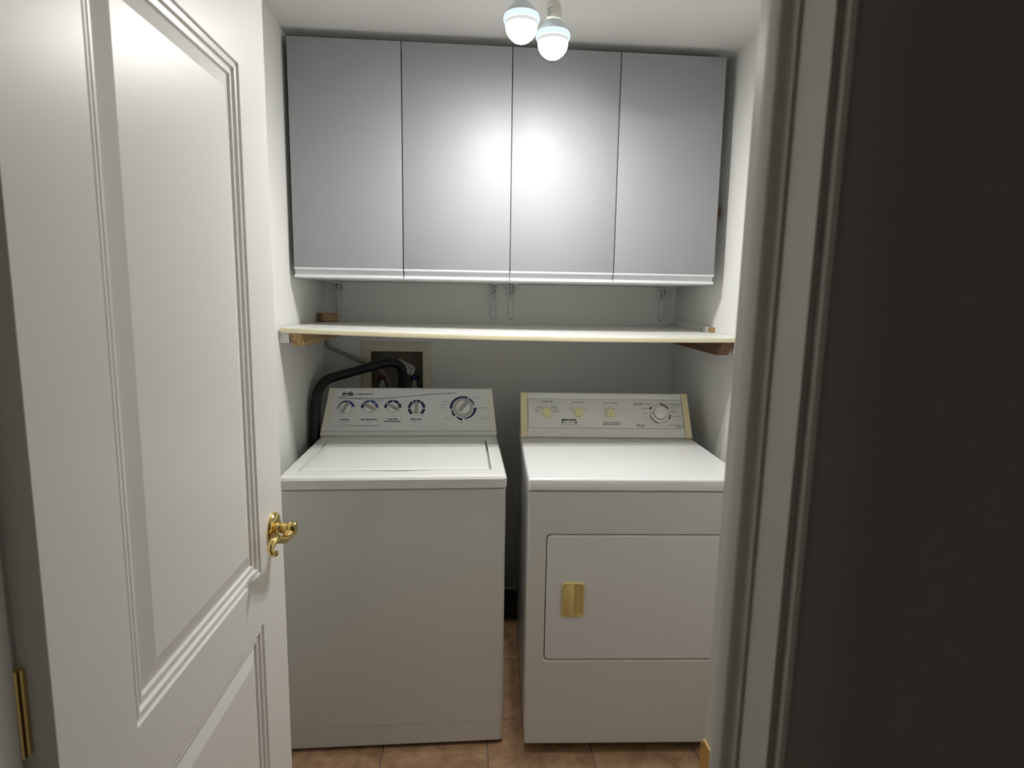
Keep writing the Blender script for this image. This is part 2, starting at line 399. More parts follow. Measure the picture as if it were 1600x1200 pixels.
# brass lever set
mk = mxd @ Matrix.Translation((0.058, 0.972, 0.0))
bm = bmesh.new(); lathe(bm, [(0.0335, 0.0), (0.0335, 0.003), (0.032, 0.0055), (0.026, 0.008), (0.017, 0.0095), (0.016, 0.0096)], mk, 40)
ros = obj('rosette', bm, 'brass', door); ros['label'] = 'round polished brass rosette'
bm = bmesh.new()
lathe(bm, [(0.012, 0.008), (0.0115, 0.014), (0.0105, 0.018), (0.012, 0.020), (0.0125, 0.023), (0.0105, 0.025), (0.0100, 0.030), (0.0125, 0.032), (0.0140, 0.034), (0.0140, 0.043), (0.0125, 0.046), (0.006, 0.047)], mk, 28)
nk = obj('lever_neck', bm, 'brass', door)
bm = bmesh.new()
tube(bm, [mk @ Vector(p) for p in ((0.0, -0.003, 0.037), (0.016, -0.008, 0.036), (0.036, -0.008, 0.035), (0.056, -0.001, 0.034), (0.074, 0.006, 0.032), (0.086, 0.007, 0.030), (0.095, 0.002, 0.028), (0.098, -0.006, 0.028), (0.098, -0.012, 0.032), (0.098, -0.011, 0.038), (0.098, -0.006, 0.038))],
     [0.0100, 0.0095, 0.0085, 0.0078, 0.0074, 0.0070, 0.0065, 0.0058, 0.0051, 0.0045, 0.0038], 14, 4)
lv = obj('lever', bm, 'brass', door); lv['label'] = 'curved brass lever with scrolled tip'
for zz in (0.2, 1.0, 1.8):
    bm = bmesh.new(); lathe(bm, [(0.006, zz), (0.006, zz+0.09)], Matrix.Translation((JL-0.001, YF1+0.006, 0)), 12); obj('hinge', bm, 'brass', door)

# ------------------------------------------------------------------ wall cabinets
CL, CR, CB, CT, YC = -0.5944, 0.9322, 1.5184, 2.3134, 2.1952
seams = [CL, -0.2128, 0.1685, 0.5505, CR]
for cab in range(2):
    x0, x1 = seams[2*cab], seams[2*cab+2]; xc = (x0+x1)/2
    t = thing('wall_cabinet', ('left one of two grey-white wall cabinets, above the washing machine', 'right one of two grey-white wall cabinets, above the dryer')[cab], 'cabinet', (xc, YB, CB), 0, 'wall cabinets under the ceiling')
    L = Matrix.Translation((-xc, -YB, -CB))
    bm = bmesh.new(); e = 0.001
    y0, y1, zt = YC+0.021, YB-0.002, CT-0.002; th = 0.016
    # carcass as boards: two sides, top, bottom, back
    for a in ((x0+e, x0+e+th, y0, y1, CB, zt), (x1-e-th, x1-e, y0, y1, CB, zt), (x0+e+th, x1-e-th, y0, y1, CB, CB+th), (x0+e+th, x1-e-th, y0, y1, zt-th, zt), (x0+e+th, x1-e-th, y1-0.006, y1, CB+th, zt-th)):
        box(bm, *a, mx=L)
    obj('body', bm, 'melamine_side', t, smooth=False)
    for k in range(2):
        a, b = seams[2*cab+k]+0.0018, seams[2*cab+k+1]-0.0018
        bm = bmesh.new(); box(bm, a, b, YC, YC+0.018, CB+0.035, CT, 0.0012, 2, L)
        dr = obj('door', bm, 'melamine', t)
        # C-shaped grip rail under the door: upper lip, recessed web, lower lip
        prof = [(YC-0.001, CB+0.0348), (YC-0.001, CB+0.0295), (YC+0.0005, CB+0.0285), (YC+0.013, CB+0.0270), (YC+0.0145, CB+0.018), (YC+0.013, CB+0.0095), (YC+0.001, CB+0.0070), (YC-0.001, CB+0.0055), (YC-0.001, CB+0.0010), (YC+0.0005, CB), (YC+0.018, CB), (YC+0.018, CB+0.0348)]
        bm = bmesh.new(); loft(bm, [[(x, y, z) for y, z in prof] for x in (a, b)], L, True, True)
        obj('grip_rail', bm, 'rail', dr)
bm = bmesh.new(); box(bm, CR+0.001, XR-0.012, 2.262, 2.300, 1.772, 1.812, 0.003)
tag(obj('wood_shim', bm, 'walnut'), 'small dark wooden shim wedged between right cabinet and wall', 'shim')

# ------------------------------------------------------------------ white steel brackets on the back wall
def bracket():
    t = thing('shelf_bracket', 'x', 'bracket', (0, 0, 0), 0, 'white steel brackets under the wall cabinets')
    bm = bmesh.new()
    # tapering wall leg with raised edges
    prism(bm, [(-0.017, -0.002), (0.017, -0.002), (0.015, -0.03), (0.007, -0.163), (0.004, -0.168), (-0.004, -0.168), (-0.007, -0.163), (-0.015, -0.03)], 0.0005, 0.0025, Matrix(((1, 0, 0, 0), (0, 0, -1, 0), (0, 1, 0, 0), (0, 0, 0, 1))))
    for s in (-1, 1):
        loft(bm, [[(s*0.015, -0.0005, -0.002), (s*0.0175, -0.0005, -0.002), (s*0.0175, -0.022, -0.002), (s*0.015, -0.022, -0.002)],
                  [(s*0.005, -0.0005, -0.160), (s*0.0075, -0.0005, -0.160), (s*0.0075, -0.006, -0.160), (s*0.005, -0.006, -0.160)]], None, True, True)
    obj('wall_leg', bm, 'bracket', t, smooth=False)
    bm = bmesh.new()
    prism(bm, [(-0.013, 0.0), (0.013, 0.0), (0.012, -0.03), (0.006, -0.215), (-0.006, -0.215), (-0.012, -0.03)], -0.0025, -0.0005)
    for s in (-1, 1):
        loft(bm, [[(s*0.012, -0.002, -0.0005), (s*0.0135, -0.002, -0.0005), (s*0.0135, -0.002, -0.010), (s*0.012, -0.002, -0.010)],
                  [(s*0.0045, -0.212, -0.0005), (s*0.006, -0.212, -0.0005), (s*0.006, -0.212, -0.003), (s*0.0045, -0.212, -0.003)]], None, True, True)
    obj('arm', bm, 'bracket', t, smooth=False)
    bm = bmesh.new()
    loft(bm, [[(x, -0.002, -0.0025), (x, -0.055, -0.0025), (x, -0.035, -0.020), (x, -0.015, -0.045), (x, -0.002, -0.065)] for x in (-0.001, 0.001)], None, True, True)
    obj('gusset', bm, 'bracket', t, smooth=False)
    for sx, z in ((-0.0045, -0.036), (0.0065, -0.028), (0.0, -0.152)):
        bm = bmesh.new(); lathe(bm, [(0.0035, 0.0022), (0.0032, 0.0038), (0.002, 0.0042)], Matrix.Translation((sx, 0, z)) @ Matrix.Rotation(math.pi/2, 4, 'X'), 10)
        obj('screw', bm, 'screw', t)
    return t
def copy_thing(o):
    c = o.copy(); COL.objects.link(c)
    for ch in list(o.children):
        d = ch.copy(); COL.objects.link(d); d.parent = c
        for g in list(ch.children):
            k = g.copy(); COL.objects.link(k); k.parent = d
    return c
br = bracket()
for i, (x, lab) in enumerate(((-0.541, 'white steel bracket under the cabinets, nearest the left wall'), (0.136, 'white steel bracket at the middle, left one of the close pair'), (0.217, 'white steel bracket at the middle, right one of the close pair'), (0.912, 'white steel bracket under the cabinets, nearest the right wall'))):
    o = br if i == 0 else copy_thing(br)
    o.location = (x, YB, CB-0.0005); o['label'] = lab

# ------------------------------------------------------------------ shelf board (sags a little between its cleats)
YS = 2.036; TH = 0.0165
def shelf_z(X, Y):
    t = (X-XL)/(XR-XL); zf = 1.3480-0.0598*t+0.0408*t*t; zb = 1.3480-0.004*t
    s = (Y-YS)/(YB-YS); return zf+(zb-zf)*s
sh = thing('wall_shelf', 'long white board shelf with cream front edge below the cabinets', 'shelf', (0.185, YB, 1.33))
L = Matrix.Translation((-0.185, -YB, -1.33))
nx, ny = 28, 6; X0, X1 = XL+0.010, XR-0.003
bm = bmesh.new(); loops = []
for i in range(nx+1):
    X = X0+(X1-X0)*i/nx; lp = []
    for j in range(ny+1):
        Y = YS+0.0012+(YB-0.002-YS-0.0012)*j/ny; lp.append((X, Y, shelf_z(X, Y)))
    for j in range(ny, -1, -1):
        Y = YS+0.0012+(YB-0.002-YS-0.0012)*j/ny; lp.append((X, Y, shelf_z(X, Y)-TH))
    loops.append(lp)
loft(bm, loops, L, True, True); obj('board', bm, 'shelf_top', sh)
bm = bmesh.new()
loft(bm, [[(X, YS+0.0013, shelf_z(X, YS)), (X, YS+0.0002, shelf_z(X, YS)-0.0004), (X, YS-0.0002, shelf_z(X, YS)-0.0015), (X, YS-0.0002, shelf_z(X, YS)-TH+0.0015), (X, YS+0.0002, shelf_z(X, YS)-TH+0.0004), (X, YS+0.0013, shelf_z(X, YS)-TH)] for X in [X0+(X1-X0)*i/nx for i in range(nx+1)]], L, True, True)
eg = obj('front_edging', bm, 'shelf_edge', sh); eg['label'] = 'cream edging strip'

def cleat(name, m, x0, x1, y0, y1, ztop, h, slant, label, cat='cleat', tilt=0.0):
    bm = bmesh.new()
    def ring(y, dz=0.0): return [(x0+tilt, y, ztop(y)-h), (x1+tilt, y, ztop(y)-h), (x1, y, ztop(y)), (x0, y, ztop(y))]
    a = ring(y0); a = [(a[0][0], y0+slant*0.6, a[0][2]), (a[1][0], y0+slant, a[1][2]), (a[2][0], y0, a[2][2]), (a[3][0], y0, a[3][2])]
    loft(bm, [a, ring(y1)], None, True, True)
    return tag(obj(name, bm, m, smooth=False), label, cat)
zl = lambda y: shelf_z(XL+0.03, y)-TH-0.0008
zr = lambda y: shelf_z(XR-0.03, y)-TH-0.0008
cleat('shelf_cleat', 'white_metal', XL+0.0005, XL+0.032, YS+0.02, 2.68, zl, 0.034, 0.0, 'white painted strip on the left wall under the shelf end')
cleat('shelf_cleat', 'pine', XL+0.0335, XL+0.072, YS+0.012, 2.66, zl, 0.044, 0.010, 'light pine batten under the left end of the shelf', tilt=0.012)
cleat('shelf_cleat', 'white_metal', XR-0.020, XR-0.0005, YS+0.02, 2.68, zr, 0.040, 0.0, 'white painted strip on the right wall under the shelf end')
cleat('shelf_cleat', 'walnut', XR-0.066, XR-0.0215, YS+0.012, 2.66, zr, 0.046, 0.012, 'dark brown wooden batten under the right end of the shelf', tilt=-0.018)
# pine block on the shelf in the left back corner
bm = bmesh.new(); zb = shelf_z(-0.57, 2.6)+0.0012
box(bm, -0.035, 0.035, -0.020, 0.020, zb, zb+0.036, 0.0015, 1, Matrix.Translation((-0.5655, 2.585, 0)) @ Matrix.Rotation(math.radians(38), 4, 'Z'))
tag(obj('wood_block', bm, 'pine_x', smooth=False), 'short pine block on the shelf in the left back corner', 'block')
# white batten on the shelf along the right wall, raw wood end
t = thing('wall_batten', 'white painted wooden batten lying on the shelf along right wall', 'batten', (XR, 2.5, shelf_z(XR, 2.5)))
L = Matrix.Translation((-XR, -2.5, -shelf_z(XR, 2.5)))
bm = bmesh.new()
def bat(y, x0=XR-0.018, h=0.021): z = shelf_z(XR-0.01, y)+0.0008; return [(x0, y, z), (XR-0.0008, y, z), (XR-0.0008, y, z+h), (x0, y, z+h)]
loft(bm, [bat(2.305), bat(2.5), bat(2.71)], L, True, True); bt = obj('batten', bm, 'white_metal', t, smooth=False)
bm = bmesh.new(); loft(bm, [bat(2.272, XR-0.014, 0.019), bat(2.3045, XR-0.014, 0.019)], L, True, True)
o = obj('raw_end', bm, 'pine', t, smooth=False); o['label'] = 'bare wood end of the batten'
for y in (2.36, 2.50, 2.66):
    bm = bmesh.new(); lathe(bm, [(0.004, 0), (0.0035, 0.0015), (0.002, 0.002)], L @ Matrix.Translation((XR-0.018, y, shelf_z(XR, y)+0.011)) @ Matrix.Rotation(-math.pi/2, 4, 'Y'), 10); obj('screw', bm, 'screw', t)

# ------------------------------------------------------------------ washer outlet box, valves and hoses
t = thing('outlet_box', 'cream plastic washer outlet box recessed in the back wall', 'outlet box', (-0.298, YB, 1.1))
L = Matrix.Translation((0.298, -YB, -1.1))
ox0, ox1, oz0, oz1 = -0.452, -0.1436, 0.955, 1.2546
mxb = L @ Matrix(((1, 0, 0, 0), (0, 0, -1, YB), (0, 1, 0, 0), (0, 0, 0, 1)))   # (x, z, out)
bm = bmesh.new()
loft(bm, [rrect(ox0, ox1, oz0, oz1, 0.006, 0.0008, 3), rrect(ox0, ox1, oz0, oz1, 0.006, 0.006, 3), rrect(ox0+.003, ox1-.003, oz0+.003, oz1-.003, 0.005, 0.008, 3),
          rrect(-0.4135, -0.1805, 0.99, 1.2140, 0.004, 0.008, 3), rrect(-0.4120, -0.1820, 0.992, 1.2125, 0.004, 0.005, 3)], mxb)
obj('face_frame', bm, 'boxp', t)
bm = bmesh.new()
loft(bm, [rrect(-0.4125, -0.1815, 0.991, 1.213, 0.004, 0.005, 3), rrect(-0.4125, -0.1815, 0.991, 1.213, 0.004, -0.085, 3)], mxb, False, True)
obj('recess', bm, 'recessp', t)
for x, m, nm in ((-0.369, 'red', 'hot'), (-0.222, 'bluev', 'cold')):
    y = 2.765
    bm = bmesh.new(); lathe(bm, [(0.012, 1.000), (0.012, 1.03), (0.015, 1.032), (0.015, 1.055), (0.010, 1.058), (0.010, 1.078)], L @ Matrix.Translation((x, y, 0)), 16)
    v = obj('valve', bm, 'bezel', t)
    bm = bmesh.new(); lathe(bm, [(0.006, 1.078), (0.018, 1.080), (0.020, 1.084), (0.020, 1.094), (0.017, 1.098)], L @ Matrix.Translation((x, y, 0)), 10)
    h = obj('valve_handle', bm, m, v); h['label'] = ('red' if m == 'red' else 'blue')+' valve handle'
bm = bmesh.new()
pl = [(-0.296, 1.166), (-0.290, 1.178), (-0.224, 1.142), (-0.218, 1.130), (-0.226, 1.104), (-0.236, 1.101), (-0.270, 1.118)]
prism(bm, pl, -0.030, -0.026, mxb)
hc = obj('hose_clip', bm, 'white_metal', t, smooth=False); hc['label'] = 'white perforated clip plate'
for x, z in ((-0.262, 1.148), (-0.250, 1.142), (-0.237, 1.134), (-0.258, 1.130), (-0.240, 1.114)):
    bm = bmesh.new(); lathe(bm, [(0.0035, -0.0262), (0.0035, -0.0255)], mxb @ Matrix.Translation((x, z, 0)), 10); obj('clip_hole', bm, 'dark_gap', hc)

bm = bmesh.new()
path = [(-0.575, 2.36, 0.55), (-0.578, 2.36, 0.75), (-0.580, 2.362, 0.886), (-0.579, 2.37, 0.961), (-0.577, 2.38, 1.0356), (-0.573, 2.42, 1.085), (-0.556, 2.48, 1.113), (-0.5166, 2.54, 1.1251), (-0.4218, 2.61, 1.1474), (-0.3449, 2.65, 1.1659), (-0.2989, 2.66, 1.1665), (-0.2723, 2.67, 1.1442), (-0.2681, 2.68, 1.10), (-0.2696, 2.69, 1.0524), (-0.270, 2.715, 1.02)]
tube(bm, path, 0.0195, 14, 5)
t = thing('drain_hose', 'thick black drain hose arching from washer into outlet box', 'hose', (-0.42, 2.61, 0.9))
for v in bm.verts: v.co -= Vector((-0.42, 2.61, 0.9))
obj('hose', bm, 'black', t)
for (a, b) in ((8, 9),):
    p, q = Vector(path[a]), Vector(path[b]); d = (q-p); c = p+d*0.35-Vector((-0.42, 2.61, 0.9))
    bm = bmesh.new(); lathe(bm, [(0.0205, -0.008), (0.0215, -0.006), (0.0215, 0.006), (0.0205, 0.008)], Matrix.Translation(c) @ d.to_track_quat('Z', 'Y').to_matrix().to_4x4(), 18); obj('hose_cuff', bm, 'black', t)
bm = bmesh.new()
tube(bm, [(-0.600, 2.716, 1.30), (-0.601, 2.716, 1.27), (-0.600, 2.716, 1.240), (-0.577, 2.714, 1.2235), (-0.494, 2.712, 1.187), (-0.424, 2.712, 1.153), (-0.3687, 2.714, 1.129), (-0.343, 2.735, 1.092), (-0.328, 2.75, 1.045), (-0.325, 2.752, 1.0)], 0.0072, 10, 4)
tag(obj('supply_hose', bm, 'hose'), 'thin grey supply hose running diagonally down back wall into outlet box', 'hose')

# ------------------------------------------------------------------ washer
WX, WY, WW, WD = -0.5514, 1.7897, 0.6861, 0.665
wa = thing('washing_machine', 'white top-loading washing machine with blue-marked control dials', 'washer', (WX, WY, 0))
ZS, ZT = 0.8719, 0.9123
def body_loops(x0, x1, y0, y1, zs, r=0.014):
    return [rrect(x0, x1, y0, y1, r, z, 5, None, 4) for z in zs]
bm = bmesh.new()
loft(bm, body_loops(0.0, WW, 0.0, WD, (0.084, ZS-0.006)) + [rrect(0.002, WW-0.002, 0.002, WD-0.002, 0.013, ZS-0.003, 5, None, 4), rrect(0.006, WW-0.006, 0.006, WD-0.006, 0.010, ZS-0.0025, 5, None, 4)], None, True, True)
obj('cabinet', bm, 'enamel_front', wa)
bm = bmesh.new()
loft(bm, [rrect(0.0005, WW-0.0005, 0.0006, WD-0.001, 0.014, z, 5, None, 4) for z in (0.013, 0.0815)] + [rrect(0.003, WW-0.003, 0.003, WD-0.003, 0.012, 0.084, 5, None, 4)], None, True, True)
obj('base_panel', bm, 'enamel_front', wa)
for x in (0.05, WW-0.05):
    for y in (0.06, WD-0.06):
        bm = bmesh.new(); lathe(bm, [(0.022, 0.0), (0.022, 0.008), (0.012, 0.010), (0.012, 0.02)], Matrix.Translation((x, y, 0)), 14); obj('foot', bm, 'black', wa)
# top deck with a sunken lid opening and a scooped finger grip at the front
scoop = lambda t: 0.011*(math.sin(math.pi*(t-0.28)/0.44)**2 if 0.28 < t < 0.72 else 0.0)
bm = bmesh.new()
LX0, LX1, LY0, LY1 = 0.040, 0.644, 0.062, 0.475
o0 = lambda d, z: rrect(-0.003+d, WW+0.003-d, -0.006+d, WD-d, 0.020-d*0.6, z)
loft(bm, [o0(0.006, ZS+0.001), o0(0.0015, ZS+0.001), o0(0.0, ZS+0.003), o0(0.0, ZT-0.011), o0(0.002, ZT-0.006), o0(0.005, ZT-0.0025), o0(0.011, ZT-0.0005), o0(0.02, ZT),
          rrect(LX0, LX1, LY0, LY1, 0.012, ZT, 5, scoop), rrect(LX0+.001, LX1-.001, LY0+.001, LY1-.001, 0.012, ZT-0.003, 5, scoop), rrect(LX0+.0015, LX1-.0015, LY0+.0015, LY1-.0015, 0.012, ZT-0.022, 5, scoop)], None, True, True)
obj('top_deck', bm, 'enamel', wa, ang=20)
bm = bmesh.new()
li = lambda d, z: rrect(LX0+0.0070+d, LX1-0.0075-d, LY0+0.0048+d, LY1-0.003-d, 0.011, z)
loft(bm, [li(0.002, ZT-0.020), li(0.0, ZT-0.018), li(0.0, ZT-0.001), li(0.0015, ZT+0.001), li(0.005, ZT+0.002), li(0.03, ZT+0.003)], None, True, True)
obj('lid', bm, 'enamel', wa)
# console: leaning face between two cream end caps
PR = [(0.5427, ZT+0.0008), (0.5405, ZT+0.003), (0.5422, ZT+0.0185), (0.5500, ZT+0.0195), (0.5500, ZT+0.0213), (0.5475, ZT+0.0215), (0.6300, 1.0805), (0.6330, 1.0860), (0.6400, 1.0895), (0.6500, 1.0885), (0.672, 1.075), (0.680, ZT+0.0008)]
def cons(x0f, x1f, scale=1.0, prof=PR):
    b = bmesh.new(); return loft(b, [[(f(z), y, z) for y, z in prof] for f in (x0f, x1f)], None, True, True)
tap = lambda z: max(0.0, (z-ZT))/(1.0895-ZT)
xl0 = lambda z: -0.001+0.021*tap(z)**1.15; xr0 = lambda z: WW+0.001-0.018*tap(z)**1.15
con = obj('console', cons(lambda z: xl0(z)+0.024, lambda z: xr0(z)-0.024), 'console', wa, smooth=False)
CAPP = [(y-0.0012 if y < 0.6 else y+0.001, z+(0.001 if z > 1.0 else 0.0)) for y, z in PR]
obj('end_cap', cons(xl0, lambda z: xl0(z)+0.0238, prof=CAPP), 'cap', wa, smooth=False)
obj('end_cap', cons(lambda z: xr0(z)-0.0238, xr0, prof=CAPP), 'cap', wa, smooth=False)
# frame on the leaning face (u right, v up the face)
FP0 = Vector((0, 0.5475, ZT+0.0215)); FP1 = Vector((0, 0.6300, 1.0805))
fm = frame_mx(FP0, (1, 0, 0), FP1-FP0); V0 = 0.0228
def fv(v): return v-V0
def wknob(u, v, ang, r=0.0215, gl=0.026):
    b = bmesh.new(); m_ = fm @ Matrix.Translation((u, fv(v), 0))
    lathe(b, [(r, 0.0008), (r, 0.004), (r*0.94, 0.010), (r*0.86, 0.0115), (r*0.3, 0.012)], m_, 28)
    k = obj('control_knob', b, 'knob', wa)
    b = bmesh.new(); mr = m_ @ Matrix.Rotation(math.radians(ang), 4, 'Z')
    loft(b, [rrect(-gl, gl, -0.0058, 0.0058, 0.0055, 0.010, 4, None, 2), rrect(-gl, gl, -0.0058, 0.0058, 0.0055, 0.016, 4, None, 2), rrect(-gl+.003, gl-.003, -0.0035, 0.0035, 0.003, 0.021, 4, None, 2)], mr, True, True)
    obj('grip', b, 'grip', k)
wknob(0.0905, 0.1165, 62); wknob(0.1820, 0.1185, 152); wknob(0.2733, 0.1185, 150); wknob(0.3673, 0.1165, 90)
R0, R1 = 0.0245, 0.0348
arc_print('dial_mark', 'navy', con, fm, 0.0905, fv(0.1145), 0.0310, 0.0335, 183, 60, 0.0265, 0.0345)
arc_print('dial_mark', 'blue', con, fm, 0.0905, fv(0.1145), 0.0260, 0.0345, 60, 14, 0.0235, 0.0345)
for cu, cols in ((0.1820, ('navy', 'blue', 'blue', 'blue')), (0.2733, ('navy',)*4)):
    for (a, b), c in zip(((178, 141), (135, 93), (87, 45), (39, 4)), cols):
        arc_print('dial_mark', c, con, fm, cu, fv(0.1165), R0, R1, a, b)
for (a, b) in ((232, 186), (179, 125), (118, 62), (55, 2), (-6, -52)):
    arc_print('dial_mark', 'navy', con, fm, 0.3673, fv(0.1165), R0, R1, a, b)
# large programme dial
mt = fm @ Matrix.Translation((0.5530, fv(0.1165), 0))
b = bmesh.new(); lathe(b, [(0.0395, 0.0008), (0.0395, 0.004), (0.0375, 0.006), (0.036, 0.0055), (0.034, 0.008), (0.029, 0.010), (0.028, 0.010)], mt, 40); tk = obj('programme_dial', b, 'bezel', wa)
b = bmesh.new(); lathe(b, [(0.0275, 0.009), (0.0275, 0.016), (0.0255, 0.018), (0.008, 0.019)], mt, 36); obj('dial_cap', b, 'knob', tk)
b = bmesh.new(); mr = mt @ Matrix.Rotation(math.radians(52), 4, 'Z')
loft(b, [rrect(-0.024, 0.030, -0.006, 0.006, 0.0055, 0.017, 4, None, 2), rrect(-0.024, 0.030, -0.006, 0.006, 0.0055, 0.024, 4, None, 2), rrect(-0.021, 0.027, -0.0035, 0.0035, 0.003, 0.029, 4, None, 2)], mr, True, True)
obj('dial_grip', b, 'grip', tk)
cu, cv = 0.5530, fv(0.1165)
arc_print('dial_mark', 'navy', con, fm, cu, cv, 0.0440, 0.0545, 183, 66, 0.0430, 0.0510)
arc_print('dial_mark', 'navy', con, fm, cu, cv, 0.0430, 0.0500, 58, 16, 0.0430, 0.0470)
arc_print('dial_mark', 'navy', con, fm, cu, cv, 0.0430, 0.0545, 2, -84, 0.0430, 0.0470)
arc_print('dial_mark', 'navy', con, fm, cu, cv, 0.0435, 0.0550, -94, -128, 0.0430, 0.0460)
arc_print('dial_mark', 'navy', con, fm, cu, cv, 0.0430, 0.0520, -136, -172, 0.0430, 0.0480)
# swoosh line and lettering
sw = [(0.055, 0.1615), (0.085, 0.1585), (0.115, 0.1570), (0.150, 0.1562), (0.200, 0.1562), (0.236, 0.1578), (0.280, 0.1612), (0.330, 0.1660), (0.380, 0.1708), (0.430, 0.1755), (0.470, 0.1785), (0.5252, 0.1815)]
stroke_print('swoosh_line', 'navy', con, fm, [(u, fv(v)) for u, v in sw], [0.0026]*4+[0.0020]*4+[0.0022]*4)
text('logo_lettering', 'Inglis', 0.0230, 'ink', con, fm, 0.0910, fv(0.1770), shear=0.35, bold=0.0010, sx=0.94)
stroke_print('logo_swoosh', 'ink', con, fm, [(0.060, fv(0.1668)), (0.085, fv(0.1662)), (0.110, fv(0.1680)), (0.121, fv(0.1730)), (0.124, fv(0.1785)), (0.121, fv(0.1830))], [0.0004, 0.0010, 0.0014, 0.0014, 0.0010, 0.0003])
def wt(s, u, v, size=0.0088, m='ink', **k): return text('printed_text', s, size, m, con, fm, u, fv(v), **k)
wt('SUPER CAPACITY', 0.1620, 0.1755, 0.0078, bold=0.0003)
wt('load size', 0.0880, 0.0690, bold=0.0004); wt('select water level', 0.0880, 0.0595, 0.0066, 'greyink')
wt('wash temperature', 0.1820, 0.0690, bold=0.0004); wt('rinse cold', 0.1820, 0.0595, 0.0066, 'greyink')
wt('extra rinse', 0.2740, 0.0700, bold=0.0004); wt('end of cycle signal', 0.2740, 0.0610, bold=0.0003)
wt('fabric select', 0.3670, 0.0700, bold=0.0004); wt('agitate / spin', 0.3670, 0.0600, 0.0066, 'greyink')
wt('EXTRA RINSE  PRESS TO STOP  ADD DETERGENT, LOAD CLOTHES, SET CONTROLS', 0.0530, 0.0430, 0.0060, 'greyink', align='LEFT', sx=0.80)
wt('warm/cold', 0.2180, 0.1520, 0.0058, 'blue'); wt('super wash', 0.2210, 0.1460, 0.0058, 'blue')
wt('heavy', 0.1180, 0.1050, 0.0050, 'greyink')
wt('pre wash', 0.6040, 0.1625, 0.0068); wt('permanent', 0.6330, 0.1180, 0.0068); wt('spin', 0.5990, 0.1430, 0.006, 'greyink')
wt('normal', 0.4830, 0.1440, 0.0062, 'greyink'); wt('heavy duty', 0.4720, 0.1290, 0.0064); wt('regular', 0.4740, 0.1175, 0.0062, 'greyink')
wt('8', 0.4870, 0.1010, 0.0062, 'greyink'); wt('delicate', 0.4870, 0.0740, 0.0066); wt('off', 0.5450, 0.0560, 0.0064)
wt('6', 0.6060, 0.0840, 0.006, 'greyink'); wt('12', 0.5600, 0.0630, 0.006, 'greyink')
wt('pull to start', 0.6390, 0.0770, 0.0058, 'greyink'); wt('push to stop', 0.6390, 0.0705, 0.0058, 'greyink')

# ------------------------------------------------------------------ dryer
DX, DY, DWD, DTH = 0.2004, 1.7419, 0.6756, 0.0518
dz = thing('clothes_dryer', 'white front-loading clothes dryer with gold door handle', 'dryer', (DX, DY, 0), -DTH)
DZS, DZT, DB, DD = 0.8782, 0.9162, 0.030, 0.66
bm = bmesh.new()
loft(bm, [rrect(0.001, DWD-0.001, 0.020, DD, 0.004, z, 3, None, 4) for z in (DB, DZS-0.002)], None, True, True)
obj('cabinet', bm, 'denamel_front', dz)
# front panel with the door opening (u right, v up, n towards the room)
dm = frame_mx((0, 0, 0), (1, 0, 0), (0, 0, 1))     # n = -y
du0, du1, dv0, dv1 = 0.0565, 0.6200, 0.3215, 0.7385
bm = bmesh.new()
fr = lambda d, n_: rrect(0.0+d, DWD-d, DB+d, DZS-0.003-d, 0.006, n_, 5)
ho = lambda d, n_: rrect(du0+d, du1-d, dv0+d, dv1-d, 0.014, n_, 5)
loft(bm, [fr(0.0, -0.0198), fr(0.0, -0.007), fr(0.002, -0.002), fr(0.006, 0.0), ho(-0.004, 0.0), ho(0.0, -0.0025), ho(0.0, -0.0150)], dm, True, True)
obj('front_panel', bm, 'denamel_front', dz, ang=10)
bm = bmesh.new()
loft(bm, [ho(0.0030, -0.013), ho(0.0030, -0.004), ho(0.0042, -0.0015), ho(0.0075, 0.0)], dm, True, True)
ddoor = obj('door', bm, 'denamel', dz, ang=14)
# gold recessed handle
bm = bmesh.new(); hu0, hu1, hv0, hv1 = 0.1090, 0.1785, 0.4700, 0.5835
loft(bm, [rrect(hu0, hu1, hv0, hv1, 0.010, 0.0003), rrect(hu0, hu1, hv0, hv1, 0.010, 0.0045), rrect(hu0+.003, hu1-.003, hv0+.003, hv1-.003, 0.008, 0.0065),
          rrect(hu0+.006, hu1-.006, hv0+.006, hv1-.006, 0.007, 0.0055), rrect(hu0+.008, hu1-.010, hv0+.008, hv1-.008, 0.006, 0.0008)], dm, True, True)
hp = obj('handle', bm, 'goldplastic', ddoor); hp['label'] = 'gold recessed pull handle'
bm = bmesh.new()
gu1 = 0.1460
prof = [(hu0+0.004, 0.0040), (hu0+0.012, 0.0095), (hu0+0.024, 0.0120), (gu1-0.003, 0.0125), (gu1, 0.0115), (gu1-0.0005, 0.002), (hu0+0.004, 0.0015)]
loft(bm, [[(u, v, n_*s) for u, n_ in prof] for v, s in ((hv0+0.003, 0.5), (hv0+0.010, 1.0), (hv1-0.022, 1.0), (hv1-0.003, 0.42))], dm, True, True)
obj('handle_grip', bm, 'goldplastic', ddoor)
bm = bmesh.new()
to = lambda d, z: rrect(-0.002+d, DWD+0.002-d, -0.004+d, DD-d, 0.010, z, 5, None, 4)
loft(bm, [to(0.004, DZS+0.0008), to(0.0, DZS+0.002), to(0.0, DZT-0.008), to(0.0015, DZT-0.004), to(0.004, DZT-0.0015), to(0.009, DZT)], None, True, True)
obj('top_panel', bm, 'denamel', dz)
for x in (0.05, DWD-0.05):
    for y in (0.07, DD-0.06):
        bm = bmesh.new(); lathe(bm, [(0.020, 0.0), (0.020, 0.010), (0.011, 0.013), (0.011, 0.035)], Matrix.Translation((x, y, 0)), 14); obj('foot', bm, 'black', dz)
DP = [(0.5427, DZT+0.0008), (0.5395, DZT+0.006), (0.5420, DZT+0.010), (0.6310, 1.0760), (0.6350, 1.0800), (0.6420, 1.0810), (0.660, 1.068), (0.668, DZT+0.0008)]
